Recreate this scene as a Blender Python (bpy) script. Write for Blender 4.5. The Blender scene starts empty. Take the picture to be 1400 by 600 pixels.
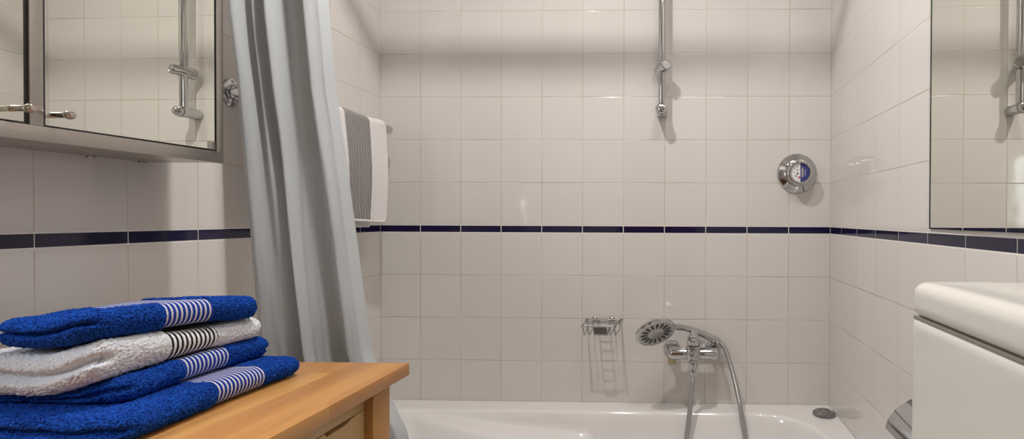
import bpy, bmesh, math, random
from mathutils import Vector, Matrix, noise
random.seed(4)
SC = bpy.context.scene
COL = SC.collection
PI = math.pi
# ---------------------------------------------------------------- room sizes (metres)
XR = 0.5459; XL = XR - 1.65; D = 1.8711; YN = -0.85; ZC = 2.62
TW = 0.15; TH = 0.15679
ZT = 1.2197; ZB = 1.1935            # top and bottom of the navy border
CAM = Vector((0, 0, 1.25))
CHY = 1.195                          # curtain line

# ---------------------------------------------------------------- generic helpers
def link(name, bm, mat=None, parent=None, smooth=False, loc=None):
    me = bpy.data.meshes.new(name)
    bmesh.ops.recalc_face_normals(bm, faces=bm.faces[:]) if bm.faces else None
    bm.to_mesh(me); bm.free()
    o = bpy.data.objects.new(name, me); COL.objects.link(o)
    if mat: me.materials.append(mat)
    if smooth:
        for p in me.polygons: p.use_smooth = True
    if parent: o.parent = parent
    if loc: o.location = loc
    return o
def autosmooth(o, deg=35):
    me = o.data
    for p in me.polygons: p.use_smooth = True
    me.set_sharp_from_angle(angle=math.radians(deg))
    return o
def tag(o, label, cat, group=None):
    o['label'] = label; o['category'] = cat
    if group: o['group'] = group
    return o
def thing(name, label, cat, loc=(0, 0, 0), group=None, rz=0):
    o = bpy.data.objects.new(name, None); COL.objects.link(o)
    o.location = loc; o.rotation_euler = (0, 0, rz); o.empty_display_size = .05
    return tag(o, label, cat, group)
def part(name, bm, mat, root, deg=35, smooth=True):
    """part built in world coordinates, re-based on its thing's base"""
    if root is not None:
        bpy.context.view_layer.update()
        inv = root_matrix(root).inverted()
        bmesh.ops.transform(bm, matrix=inv, verts=bm.verts[:])
    o = link(name, bm, mat, root)
    if smooth: autosmooth(o, deg)
    return o
def root_matrix(o):
    m = Matrix.LocRotScale(o.location, o.rotation_euler, o.scale)
    return root_matrix(o.parent) @ m if o.parent else m
def box(bm, lo, hi, bev=0, seg=2, M=None):
    b = bmesh.new()
    bmesh.ops.create_cube(b, size=1)
    c = [(lo[i] + hi[i]) / 2 for i in range(3)]; s = [hi[i] - lo[i] for i in range(3)]
    for v in b.verts: v.co = Vector((v.co.x * s[0] + c[0], v.co.y * s[1] + c[1], v.co.z * s[2] + c[2]))
    if bev: bmesh.ops.bevel(b, geom=b.edges[:], offset=bev, segments=seg, profile=.5, affect='EDGES')
    if M: bmesh.ops.transform(b, matrix=M, verts=b.verts[:])
    me = bpy.data.meshes.new('t'); b.to_mesh(me); b.free(); bm.from_mesh(me); bpy.data.meshes.remove(me)
    return bm
def axes(o, z, xh=(1, 0, 0)):
    z = Vector(z).normalized(); x = Vector(xh); x = (x - z * x.dot(z))
    if x.length < 1e-4: x = Vector((0, 1, 0)) - z * z.y
    x.normalize(); y = z.cross(x)
    m = Matrix((x, y, z)).transposed().to_4x4(); m.translation = Vector(o); return m
def lathe(bm, prof, M=None, n=40, squash=1):
    rings = []
    M = M or Matrix()
    for r, z in prof:
        if r < 1e-6: rings.append([bm.verts.new(M @ Vector((0, 0, z)))])
        else: rings.append([bm.verts.new(M @ Vector((r * math.cos(2 * PI * k / n), squash * r * math.sin(2 * PI * k / n), z))) for k in range(n)])
    for a, b in zip(rings, rings[1:]):
        for k in range(n):
            j = (k + 1) % n
            if len(a) == 1 and len(b) == 1: continue
            if len(a) == 1: bm.faces.new((a[0], b[k], b[j]))
            elif len(b) == 1: bm.faces.new((a[k], a[j], b[0]))
            else: bm.faces.new((a[k], a[j], b[j], b[k]))
    return bm
def cyl(bm, a, b, r, r2=None, n=28, rnd=.0015):
    a = Vector(a); b = Vector(b); L = (b - a).length; r2 = r if r2 is None else r2
    q = min(rnd, r * .9, r2 * .9)
    return lathe(bm, [(0, 0), (r - q, 0), (r - q * .3, q * .3), (r, q), (r2, L - q), (r2 - q * .3, L - q * .3), (r2 - q, L), (0, L)], axes(a, b - a), n)
def catmull(P, step):
    P = [Vector(p) for p in P]; P = [2 * P[0] - P[1]] + P + [2 * P[-1] - P[-2]]
    out = []
    for i in range(1, len(P) - 2):
        p0, p1, p2, p3 = P[i - 1:i + 3]; n = max(1, int((p2 - p1).length / step))
        for k in range(n):
            t = k / n
            out.append(.5 * ((2 * p1) + (p2 - p0) * t + (2 * p0 - 5 * p1 + 4 * p2 - p3) * t * t + (3 * p1 - p0 - 3 * p2 + p3) * t ** 3))
    out.append(P[-2]); return out
def tube(bm, pts, r, n=16, cap=True):
    """r: number or function(i, total)"""
    pts = [Vector(p) for p in pts]; N = len(pts); prev = None; rings = []
    for i, p in enumerate(pts):
        d = (pts[min(i + 1, N - 1)] - pts[max(i - 1, 0)]).normalized()
        if prev is None:
            x = Vector((0, 0, 1)) if abs(d.z) < .8 else Vector((1, 0, 0))
            x = (x - d * x.dot(d)).normalized()
        else: x = (prev - d * prev.dot(d)).normalized()
        prev = x; y = d.cross(x); rr = r(i, N) if callable(r) else r
        rings.append([bm.verts.new(p + x * rr * math.cos(2 * PI * k / n) + y * rr * math.sin(2 * PI * k / n)) for k in range(n)])
    for a, b in zip(rings, rings[1:]):
        for k in range(n):
            j = (k + 1) % n; bm.faces.new((a[k], a[j], b[j], b[k]))
    if cap:
        bm.faces.new(rings[0][::-1]); bm.faces.new(rings[-1])
    return bm
def sstep(a, b, x):
    t = max(0, min(1, (x - a) / (b - a))); return t * t * (3 - 2 * t)

# ---------------------------------------------------------------- materials
class NT:
    def __init__(s, name):
        s.m = bpy.data.materials.new(name); s.m.use_nodes = True
        s.t = s.m.node_tree; s.b = s.t.nodes['Principled BSDF']
    def n(s, typ, **k):
        x = s.t.nodes.new(typ)
        for a, v in k.items(): setattr(x, a, v)
        return x
    def put(s, sock, v):
        if v is None: return
        if isinstance(v, bpy.types.NodeSocket): s.t.links.new(v, sock)
        else: sock.default_value = v
    def math(s, op, a, b=None, c=None, clamp=False):
        x = s.n('ShaderNodeMath', operation=op, use_clamp=clamp)
        s.put(x.inputs[0], a); s.put(x.inputs[1], b)
        if c is not None: s.put(x.inputs[2], c)
        return x.outputs[0]
    def mix(s, f, a, b):
        x = s.n('ShaderNodeMix', data_type='RGBA'); s.put(x.inputs[0], f); s.put(x.inputs[6], a); s.put(x.inputs[7], b); return x.outputs[2]
    def ss(s, v, a, b):
        x = s.n('ShaderNodeMapRange', interpolation_type='SMOOTHSTEP'); s.put(x.inputs[0], v); s.put(x.inputs[1], a); s.put(x.inputs[2], b); return x.outputs[0]
    def noise(s, vec, scale, detail=2, rough=.5):
        x = s.n('ShaderNodeTexNoise'); s.put(x.inputs['Vector'], vec); x.inputs['Scale'].default_value = scale
        x.inputs['Detail'].default_value = detail; x.inputs['Roughness'].default_value = rough; return x.outputs['Fac']
    def obj(s): return s.n('ShaderNodeTexCoord').outputs['Object']
    def sep(s, v):
        x = s.n('ShaderNodeSeparateXYZ'); s.put(x.inputs[0], v); return x.outputs
    def comb(s, a, b, c):
        x = s.n('ShaderNodeCombineXYZ')
        for i, v in enumerate((a, b, c)): s.put(x.inputs[i], v)
        return x.outputs[0]
    def vscale(s, v, sc):
        x = s.n('ShaderNodeVectorMath', operation='MULTIPLY'); s.put(x.inputs[0], v); x.inputs[1].default_value = sc; return x.outputs[0]
    def bump(s, h, dist=1.0, strength=1.0, normal=None):
        x = s.n('ShaderNodeBump'); s.put(x.inputs['Height'], h); x.inputs['Distance'].default_value = dist
        x.inputs['Strength'].default_value = strength; s.put(x.inputs['Normal'], normal)
        s.t.links.new(x.outputs[0], s.b.inputs['Normal']); return x.outputs[0]
def C(r, g, b): # sRGB 0-255 -> linear
    f = lambda c: c / 12.92 if c <= .04045 else ((c + .055) / 1.055) ** 2.4
    return (f(r / 255), f(g / 255), f(b / 255), 1)
def plain(name, col, rough=.5, metal=0, **k):
    t = NT(name); t.b.inputs['Base Color'].default_value = col; t.b.inputs['Roughness'].default_value = rough
    t.b.inputs['Metallic'].default_value = metal
    for a, v in k.items(): t.b.inputs[a.replace('_', ' ')].default_value = v
    return t.m

def tile_material(name, axis, u0, seed):
    t = NT(name); P = t.obj(); X, Y, Z = t.sep(P)
    U = X if axis == 'x' else Y
    u = t.math('DIVIDE', t.math('SUBTRACT', U, u0), TW)
    fu = t.math('FRACT', u); iu = t.math('FLOOR', u)
    dv_ = t.math('MULTIPLY', t.math('SUBTRACT', .5, t.math('ABSOLUTE', t.math('SUBTRACT', fu, .5))), TW * (1 if axis == 'x' else 1.9))
    up = t.math('DIVIDE', t.math('SUBTRACT', Z, ZT), TH); dn = t.math('DIVIDE', t.math('SUBTRACT', ZB, Z), TH)
    isup = t.math('GREATER_THAN', Z, ZT); isdn = t.math('LESS_THAN', Z, ZB)
    band = t.math('SUBTRACT', t.math('SUBTRACT', 1, isup), isdn)
    v = t.math('ADD', t.math('MULTIPLY', up, isup), t.math('MULTIPLY', dn, isdn))
    fv = t.math('FRACT', v); iv = t.math('ADD', t.math('FLOOR', v), t.math('MULTIPLY', isdn, 37))
    dh_t = t.math('MULTIPLY', t.math('SUBTRACT', .5, t.math('ABSOLUTE', t.math('SUBTRACT', fv, .5))), TH)
    dh_b = t.math('MINIMUM', t.math('SUBTRACT', Z, ZB), t.math('SUBTRACT', ZT, Z))
    dh = t.math('ADD', t.math('MULTIPLY', dh_b, band), t.math('MULTIPLY', dh_t, t.math('SUBTRACT', 1, band)))
    dist = t.math('MINIMUM', dv_, dh)
    tilem = t.ss(dist, .0008, .0016)
    # per tile random numbers
    wn = t.n('ShaderNodeTexWhiteNoise', noise_dimensions='3D'); t.put(wn.inputs['Vector'], t.comb(iu, iv, seed))
    r1, r2, r3 = t.sep(wn.outputs['Color'])
    # navy border
    dz = t.math('SUBTRACT', Z, (ZT + ZB) / 2)
    nearband = t.math('LESS_THAN', t.math('ABSOLUTE', dz), .0165)
    # colours
    base = t.mix(r1, (.665, .632, .598, 1), (.683, .652, .62, 1))
    sm = t.noise(t.vscale(P, (1, 1, .6)), 3.0, 3)
    base = t.mix(t.math('MULTIPLY', sm, .12), base, (.60, .56, .53, 1))
    navy = t.mix(r2, (.006, .005, .028, 1), (.012, .009, .045, 1))
    tilec = t.mix(band, base, navy)
    gn = t.noise(P, 4.5, 3)
    grout = t.mix(t.ss(gn, .38, .64), (.60, .55, .50, 1), (.50, .40, .33, 1))
    grout = t.mix(nearband, grout, (.76, .74, .71, 1))
    t.put(t.b.inputs['Base Color'], t.mix(tilem, grout, tilec))
    rg = t.n('ShaderNodeMapRange'); t.put(rg.inputs[0], tilem); rg.inputs[3].default_value = .75; rg.inputs[4].default_value = .085
    t.put(t.b.inputs['Roughness'], rg.outputs[0])
    t.b.inputs['IOR'].default_value = 1.5
    # relief: rounded tile edge + small tilt of every tile + soft glaze wave
    edge = t.math('MULTIPLY', t.ss(dist, .0004, .0026), .0005)
    tilt = t.math('ADD', t.math('MULTIPLY', t.math('MULTIPLY', t.math('SUBTRACT', fu, .5), t.math('SUBTRACT', r2, .5)), .0011),
                  t.math('MULTIPLY', t.math('MULTIPLY', t.math('SUBTRACT', fv, .5), t.math('SUBTRACT', r3, .5)), .0011))
    wav = t.math('MULTIPLY', t.noise(t.comb(t.math('ADD', X, t.math('MULTIPLY', r1, 3)), Y, Z), 11, 1), .0011)
    h = t.math('ADD', t.math('ADD', edge, tilt), wav)
    t.bump(h, 1.0, .8)
    return t.m

def wood_material(name, stave=0.05, axis=0, dark=False):
    t = NT(name); P = t.obj(); s = t.sep(P)
    a = s[axis]
    wob = t.math('MULTIPLY', t.noise(t.vscale(P, (2, .4, 2)), 3, 1), .004)
    k = t.math('FLOOR', t.math('DIVIDE', t.math('ADD', a, wob), stave))
    # stave length pieces
    w1 = t.n('ShaderNodeTexWhiteNoise', noise_dimensions='1D'); t.put(w1.inputs['W'], k)
    piece = t.math('FLOOR', t.math('ADD', t.math('DIVIDE', s[1], .55), t.math('MULTIPLY', w1.outputs['Value'], 5)))
    w2 = t.n('ShaderNodeTexWhiteNoise', noise_dimensions='2D'); t.put(w2.inputs['Vector'], t.comb(k, piece, 0))
    r = w2.outputs['Value']
    off = t.comb(t.math('MULTIPLY', r, 3), t.math('MULTIPLY', r, 7), 0)
    va = t.n('ShaderNodeVectorMath', operation='ADD'); t.put(va.inputs[0], P); t.put(va.inputs[1], off)
    st = (34, 2.6, 34) if axis != 2 else (34, 34, 2.6)
    g1 = t.noise(t.vscale(va.outputs[0], st), 1.0, 4, .6)
    g2 = t.noise(t.vscale(va.outputs[0], tuple(q * 5 for q in st)), 1.0, 2, .6)
    g3 = t.noise(t.vscale(va.outputs[0], tuple(q * .25 for q in st)), 1.0, 2, .5)
    L, Dk = ((.62, .335, .105, 1), (.37, .145, .038, 1))
    c = t.mix(r, L, Dk)
    c = t.mix(t.math('MULTIPLY', t.ss(g3, .45, .72), .55), c, (.33, .125, .035, 1))
    c = t.mix(t.math('MULTIPLY', t.ss(g1, .47, .7), .5), c, (.30, .12, .035, 1))
    c = t.mix(t.math('MULTIPLY', g2, .25), c, (.62, .35, .125, 1))
    t.put(t.b.inputs['Base Color'], c)
    t.b.inputs['Roughness'].default_value = .36
    t.bump(t.math('MULTIPLY', g2, .0003), 1.0, .5)
    return t.m

def terry_material(name, c1, c2, sheen):
    t = NT(name); P = t.obj()
    n1 = t.noise(P, 420, 2, .6); n2 = t.noise(P, 60, 2)
    c = t.mix(t.ss(n1, .35, .68), c1, c2)
    c = t.mix(t.math('MULTIPLY', n2, .3), c, c1)
    t.put(t.b.inputs['Base Color'], c); t.b.inputs['Roughness'].default_value = .95
    t.b.inputs['Sheen Weight'].default_value = sheen; t.b.inputs['Sheen Roughness'].default_value = .45
    t.b.inputs['Sheen Tint'].default_value = c2
    t.b.inputs['Specular IOR Level'].default_value = .1
    t.bump(t.math('MULTIPLY', n1, .0022), 1.0, 1.0)
    return t.m
def border_material(name, ground, line, pitch, duty=.45):
    t = NT(name); P = t.obj(); s = t.sep(P)
    w = t.math('MULTIPLY', t.noise(t.vscale(P, (1, .3, 1)), 260, 1), .0011)
    f = t.math('FRACT', t.math('DIVIDE', t.math('ADD', s[1], w), pitch))
    tri = t.math('ABSOLUTE', t.math('SUBTRACT', f, .5))
    m = t.ss(tri, duty / 2 + .05, duty / 2 - .05)
    t.put(t.b.inputs['Base Color'], t.mix(m, ground, line)); t.b.inputs['Roughness'].default_value = .85
    t.b.inputs['Specular IOR Level'].default_value = .15
    t.bump(t.math('ADD', t.math('MULTIPLY', m, .0009), t.math('MULTIPLY', t.noise(P, 700, 1), .0006)), 1.0, .9)
    return t.m

TILE_BACK = tile_material('glazed_tiles_back', 'x', XR, 1)
TILE_LEFT = tile_material('glazed_tiles_left', 'y', D - .119, 2)
TILE_RIGHT = tile_material('glazed_tiles_right', 'y', D - .1273, 3)
CHROME = plain('polished_chrome', (.56, .56, .57, 1), .07, 1)
CHROME_D = plain('dark_chrome', (.30, .30, .31, 1), .16, 1)
STEEL_W = plain('steel_wire', (.26, .26, .26, 1), .35, 1)
def brushed():
    t = NT('brushed_steel'); P = t.obj()
    g = t.noise(t.vscale(P, (300, 3, 300)), 1, 2)
    t.b.inputs['Metallic'].default_value = 1; t.put(t.b.inputs['Base Color'], t.mix(g, (.42, .39, .36, 1), (.52, .485, .45, 1)))
    t.b.inputs['Roughness'].default_value = .34; return t.m
STEEL = brushed()
NICKEL = plain('satin_nickel', (.56, .51, .45, 1), .2, 1)
MIRROR = plain('mirror_glass', (.83, .84, .78, 1), .004, 1)
MIRROR_EDGE = plain('mirror_edge', (.03, .05, .045, 1), .2)
BLACK = plain('black_rubber', (.006, .006, .006, 1), .6)
ENAMEL = plain('white_tub_enamel', (.78, .755, .735, 1), .1, 0, Coat_Weight=.5, Coat_Roughness=.05)
PLASTIC = plain('cream_white_plastic', (.69, .67, .62, 1), .13)
PLASTIC_D = plain('seam_shadow_gap', (.25, .235, .19, 1), .5)
PAINT = plain('white_paint', (.80, .78, .75, 1), .7)
WHITE = plain('white_print', (.8, .8, .78, 1), .4)
NAVYP = plain('navy_print', (.035, .04, .19, 1), .4)
REDP = plain('red_print', (.65, .05, .03, 1), .4)
DARKP = plain('dark_print', (.04, .04, .05, 1), .4)
OLDSEAL = plain('yellowed_sealant', (.52, .42, .24, 1), .6)
WOOD_TOP = wood_material('butcher_block_wood', .052, 0)
WOOD_SIDE = wood_material('oiled_wood_frame', .5, 0)
WOOD_V = wood_material('oiled_wood_upright', .5, 2)
WOOD_LIGHT = plain('pale_birch', (.56, .36, .16, 1), .45)
def floor_mat():
    t = NT('grey_floor_tiles'); X, Y, Z = t.sep(t.obj())
    d = None
    for s_ in (X, Y):
        f = t.math('FRACT', t.math('DIVIDE', s_, .3)); q = t.math('MULTIPLY', t.math('SUBTRACT', .5, t.math('ABSOLUTE', t.math('SUBTRACT', f, .5))), .3)
        d = q if d is None else t.math('MINIMUM', d, q)
    t.put(t.b.inputs['Base Color'], t.mix(t.ss(d, .0015, .003), (.35, .33, .31, 1), (.36, .34, .33, 1))); t.b.inputs['Roughness'].default_value = .3
    return t.m
FLOOR = floor_mat()

# ---------------------------------------------------------------- the room
def struct(name, lo, hi, mat):
    o = link(name, box(bmesh.new(), lo, hi), mat); o['kind'] = 'structure'; return o
struct('wall_back', (XL - .1, D, 0), (XR + .1, D + .1, ZC), TILE_BACK)
struct('wall_left', (XL - .1, YN, 0), (XL, D, ZC), TILE_LEFT)
struct('wall_right', (XR, YN, 0), (XR + .1, D, ZC), TILE_RIGHT)
struct('wall_front', (XL - .1, YN - .1, 0), (XR + .1, YN, ZC), PAINT)
struct('floor', (XL - .1, YN - .1, -.1), (XR + .1, D + .1, 0), FLOOR)
struct('ceiling', (XL - .1, YN - .1, ZC), (XR + .1, D + .1, ZC + .1), PAINT)
bm = bmesh.new()
box(bm, (-.62, YN, 0), (-.56, YN + .02, 2.06), .003); box(bm, (.14, YN, 0), (.20, YN + .02, 2.06), .003); box(bm, (-.56, YN, 2.0), (.14, YN + .02, 2.06), .003)
o = link('trim_1', bm, PAINT); o['kind'] = 'structure'
bm = box(bmesh.new(), (-.558, YN, .005), (.138, YN + .012, 1.998), .002)
for z0, z1 in ((.18, .9), (1.05, 1.82)):
    for q in range(4):
        pass
    box(bm, (-.44, YN + .012, z0), (.02, YN + .017, z1), .004)
dr = link('door_1', bm, plain('varnished_brown_door', (.22, .085, .03, 1), .4)); dr['kind'] = 'structure'
b = bmesh.new(); cyl(b, (.09, YN + .01, 1.0), (.09, YN + .06, 1.0), .009); cyl(b, (.10, YN + .055, 1.0), (-.02, YN + .055, 1.0), .009)
part('door_handle', b, STEEL, dr)
# ceiling lamps: the tub spot, and an opal lamp added for soft fill
LAMPS = [('small recessed ceiling spot above the bathtub on the curtain side', (-.42, .93), .036), ('wide opal ceiling lamp added as soft fill on the right beside the curtain rail', (.16, .84), .15)]
EM = NT('lamp_glass'); EM.b.inputs['Emission Color'].default_value = (1, .93, .84, 1); EM.b.inputs['Emission Strength'].default_value = 4; EM = EM.m
for lab, (x, y), R_ in LAMPS:
    r = thing('ceiling_spot', lab, 'ceiling lamp', (x, y, ZC))
    part('bezel', lathe(bmesh.new(), [(R_, .0), (R_ + .016, 0), (R_ + .016, -.004), (R_ + .012, -.008), (R_ + .002, -.008), (R_, -.004)][::-1] + [(R_, -.008)], Matrix.Translation((x, y, ZC - .0005))), CHROME, r)
    part('diffuser', lathe(bmesh.new(), [(0, -.0035), (R_, -.0035), (R_, -.0005), (0, -.0005)], Matrix.Translation((x, y, ZC - .0005))), EM, r)

def arealight(name, loc, size, power, col, rot=(0, 0, 0), sy=None, spread=None):
    l = bpy.data.lights.new(name, 'AREA'); l.energy = power; l.color = col; l.size = size
    l.shape = 'DISK' if sy is None else 'RECTANGLE'
    if sy: l.size_y = sy
    if spread: l.spread = spread
    o = bpy.data.objects.new(name, l); COL.objects.link(o); o.location = loc; o.rotation_euler = rot
    return o
arealight('tub_spot_light', (-.42, .93, ZC - .012), .065, 12.0, (1, .955, .925))
arealight('opal_fill_light', (.16, .84, ZC - .012), .30, 5.0, (1, .965, .94))  # added fill: softens the spot's shadows and lifts the right side
# frosted window in the left wall just short of the cabinet, daylight coming in
wy0, wy1, wz0, wz1 = .20, .50, 1.22, 1.66
b = bmesh.new()
for lo, hi in (((XL, wy0 - .03, wz0 - .03), (XL + .02, wy0, wz1 + .03)), ((XL, wy1, wz0 - .03), (XL + .02, wy1 + .03, wz1 + .03)), ((XL, wy0, wz0 - .03), (XL + .02, wy1, wz0)), ((XL, wy0, wz1), (XL + .02, wy1, wz1 + .03))):
    box(b, lo, hi, .002)
wf = link('window_1', b, PAINT); wf['kind'] = 'structure'
part('window_pane', box(bmesh.new(), (XL + .001, wy0, wz0), (XL + .006, wy1, wz1)), plain('frosted_glass', (.8, .85, .9, 1), .5), wf)
arealight('window_daylight', (XL + .012, (wy0 + wy1) / 2, (wz0 + wz1) / 2), wz1 - wz0, 3.0, (.88, .94, 1), (0, -PI / 2, 0), wy1 - wy0)

# ---------------------------------------------------------------- bathtub
def make_tub():
    root = thing('bathtub', 'white enamel bathtub with a sloping armrest along the back tiled wall', 'bathtub', (-.28, 1.53, 0))
    x0, x1, y0, y1 = XL + .001, XR - .001, 1.24, D - .001
    RIM = .573
    def Bc(x):
        pts = [(-1.03, 1.80), (-.98, 1.785), (-.86, 1.735), (-.73, 1.69), (-.6, 1.668), (-.47, 1.658), (-.1, 1.655)]
        if x <= pts[0][0]: return pts[0][1]
        for (a, p), (c, q) in zip(pts, pts[1:]):
            if x <= c: return p + (q - p) * (x - a) / (c - a)
        return pts[-1][1]
    def depth(x, y):
        cx, cy, hx, hy = -.283, 1.5375, .743, .2475
        R = .2 if x > cx else .07
        qx = abs(x - cx) - hx + R; qy = abs(y - cy) - hy + R
        d = math.hypot(max(qx, 0), max(qy, 0)) + min(max(qx, qy), 0) - R
        if d >= 0: z = 0.0; tt = 0
        else: tt = -d
        a = .014
        f = math.sqrt(tt * tt + a * a) - a
        slopeL = .075 + .16 * sstep(-.45, -1.0, x)
        deep = -.385 * (1 - math.exp(-f / slopeL))
        zs = -.006 - .055 * sstep(-1.0, -.3, x) - .01 * sstep(0, .1, -x * 0)
        sp = lambda v: .5 * (v + math.sqrt(v * v + .014 ** 2))
        S = zs - 2.6 * sp(Bc(x) - y) - 2.6 * sp(x + .30)
        if tt <= 0: return 0.0
        k = .010
        m = max(deep, S); h = max(0, k - abs(deep - S)) / k
        z = m + h * h * k * .25
        return min(z, 0)
    bm = bmesh.new()
    nx, ny = 330, 136
    G = [[bm.verts.new((x0 + (x1 - x0) * i / nx, y0 + (y1 - y0) * j / ny, RIM + depth(x0 + (x1 - x0) * i / nx, y0 + (y1 - y0) * j / ny))) for j in range(ny + 1)] for i in range(nx + 1)]
    for i in range(nx):
        for j in range(ny): bm.faces.new((G[i][j], G[i + 1][j], G[i + 1][j + 1], G[i][j + 1]))
    # apron down to the floor
    for prof in ([(y0 - .004, RIM - .006), (y0 - .004, RIM - .03), (y0 + .01, RIM - .035), (y0 + .012, .01)],):
        last = [G[i][0] for i in range(nx + 1)]
        for (yy, zz) in prof:
            row = [bm.verts.new((v.co.x, yy, zz)) for v in last]
            for i in range(nx): bm.faces.new((last[i], row[i], row[i + 1], last[i + 1]))
            last = row
    part('basin', bm, ENAMEL, root, 60)
    # chrome pierced knob on the rim
    kx, ky = .5015, 1.779
    k = lathe(bmesh.new(), [(0, RIM + .0005), (.036, RIM + .0005), (.0385, RIM + .004), (.0375, RIM + .009), (.033, RIM + .0125), (.024, RIM + .0135), (.012, RIM + .0125), (0, RIM + .012)], Matrix.Translation((kx, ky, 0)), 48)
    kn = part('waste_knob', k, CHROME_D, root); kn['label'] = 'round pierced chrome knob'
    b = bmesh.new()
    for ring, cnt in ((.0372, 34), (.031, 26), (.024, 20), (.0165, 14)):
        for q in range(cnt):
            a = 2 * PI * (q + .5 * (cnt % 4)) / cnt
            zz = RIM + (.0065 if ring > .035 else .0133 if ring < .03 else .0128)
            lathe(b, [(0, .0012), (.0013, .0008), (.0018, 0), (.0013, -.0008), (0, -.0012)], Matrix.Translation((kx + ring * math.cos(a), ky + ring * math.sin(a), zz)), 8)
    part('knob_studs', b, CHROME, kn)
    lathe_b = lathe(bmesh.new(), [(0, RIM + .0135), (.005, RIM + .0145), (.0065, RIM + .0125)], Matrix.Translation((kx, ky, 0)), 20)
    part('knob_centre', lathe_b, CHROME, kn)
    return root
make_tub()

# ---------------------------------------------------------------- wooden dresser at the left
def make_dresser():
    root = thing('wooden_dresser', 'honey coloured wooden chest with butcher block top standing under the towels', 'dresser', (-.84, .68, 0))
    xb, xf = XL + .004, -.5999          # body
    yf, yn = 1.05, .31
    zt, zu = .94, .9145
    b = box(bmesh.new(), (xb, .285, zu), (-.5713, 1.074, zt), .0012, 2)
    part('worktop', b, WOOD_TOP, root)
    # end stiles and rails of the front frame
    sw, t = .058, .022
    for y0, y1 in ((yf - sw, yf), (yn, yn + sw)):
        part('front_post', box(bmesh.new(), (xf - .04, y0, 0), (xf, y1, zu), .001), WOOD_V, root)
    for y0, y1 in ((yf - .03, yf), (yn, yn + .03)):
        part('rear_post', box(bmesh.new(), (xb, y0, 0), (xb + .04, y1, zu), .001), WOOD_V, root)
    part('rail', box(bmesh.new(), (xf - .026, yn + sw, .8975), (xf, yf - sw, zu), .0008), WOOD_SIDE, root)
    part('rail', box(bmesh.new(), (xf - .026, yn + sw, .08), (xf, yf - sw, .13), .0008), WOOD_SIDE, root)
    for y0 in (yf - .022, yn + .004):
        part('side_panel', box(bmesh.new(), (xb + .04, y0, .1), (xf - .04, y0 + .018, zu), 0), WOOD_V, root)
    part('back_panel', box(bmesh.new(), (xb + .001, yn + .03, .1), (xb + .012, yf - .03, zu), 0), WOOD_SIDE, root)
    # drawer fronts with a routed finger grip
    xp = xf - .017
    zs = [(.66, .895), (.40, .655), (.135, .395)]
    for z0, z1 in zs:
        bm = bmesh.new()
        ya, yb = yn + sw + .001, yf - sw - .001
        gy0, gy1 = .878, .964            # grip span
        top = z1 - .025
        # strip above the gap (fixed), drawer face below with a dip in its top edge
        N = 160; f = []; dz = .0068
        def dip(y):
            return dz * sstep(gy1, gy1 - .035, y) * sstep(gy0, gy0 + .002, y)
        front = []; back = []; lo_f = []; lo_b = []
        for i in range(N + 1):
            y = ya + (yb - ya) * i / N; zz = top - dip(y)
            front.append(bm.verts.new((xp, y, zz))); back.append(bm.verts.new((xp - .018, y, zz)))
            lo_f.append(bm.verts.new((xp, y, z0))); lo_b.append(bm.verts.new((xp - .018, y, z0)))
        for i in range(N):
            bm.faces.new((front[i], front[i + 1], lo_f[i + 1], lo_f[i])); bm.faces.new((back[i], back[i + 1], front[i + 1], front[i]))
            bm.faces.new((lo_b[i], lo_b[i + 1], back[i + 1], back[i])); bm.faces.new((lo_f[i], lo_f[i + 1], lo_b[i + 1], lo_b[i]))
        bm.faces.new((front[0], lo_f[0], lo_b[0], back[0])); bm.faces.new((front[N], back[N], lo_b[N], lo_f[N]))
        dw = part('drawer', bm, WOOD_LIGHT, root, 30)
        part('drawer_lip', box(bmesh.new(), (xp - .012, ya, top + .0016), (xp, yb, z1), .0004), WOOD_LIGHT, dw)
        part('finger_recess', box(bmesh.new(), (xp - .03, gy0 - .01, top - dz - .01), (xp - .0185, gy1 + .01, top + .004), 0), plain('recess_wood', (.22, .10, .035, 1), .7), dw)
    return root
make_dresser()

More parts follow.
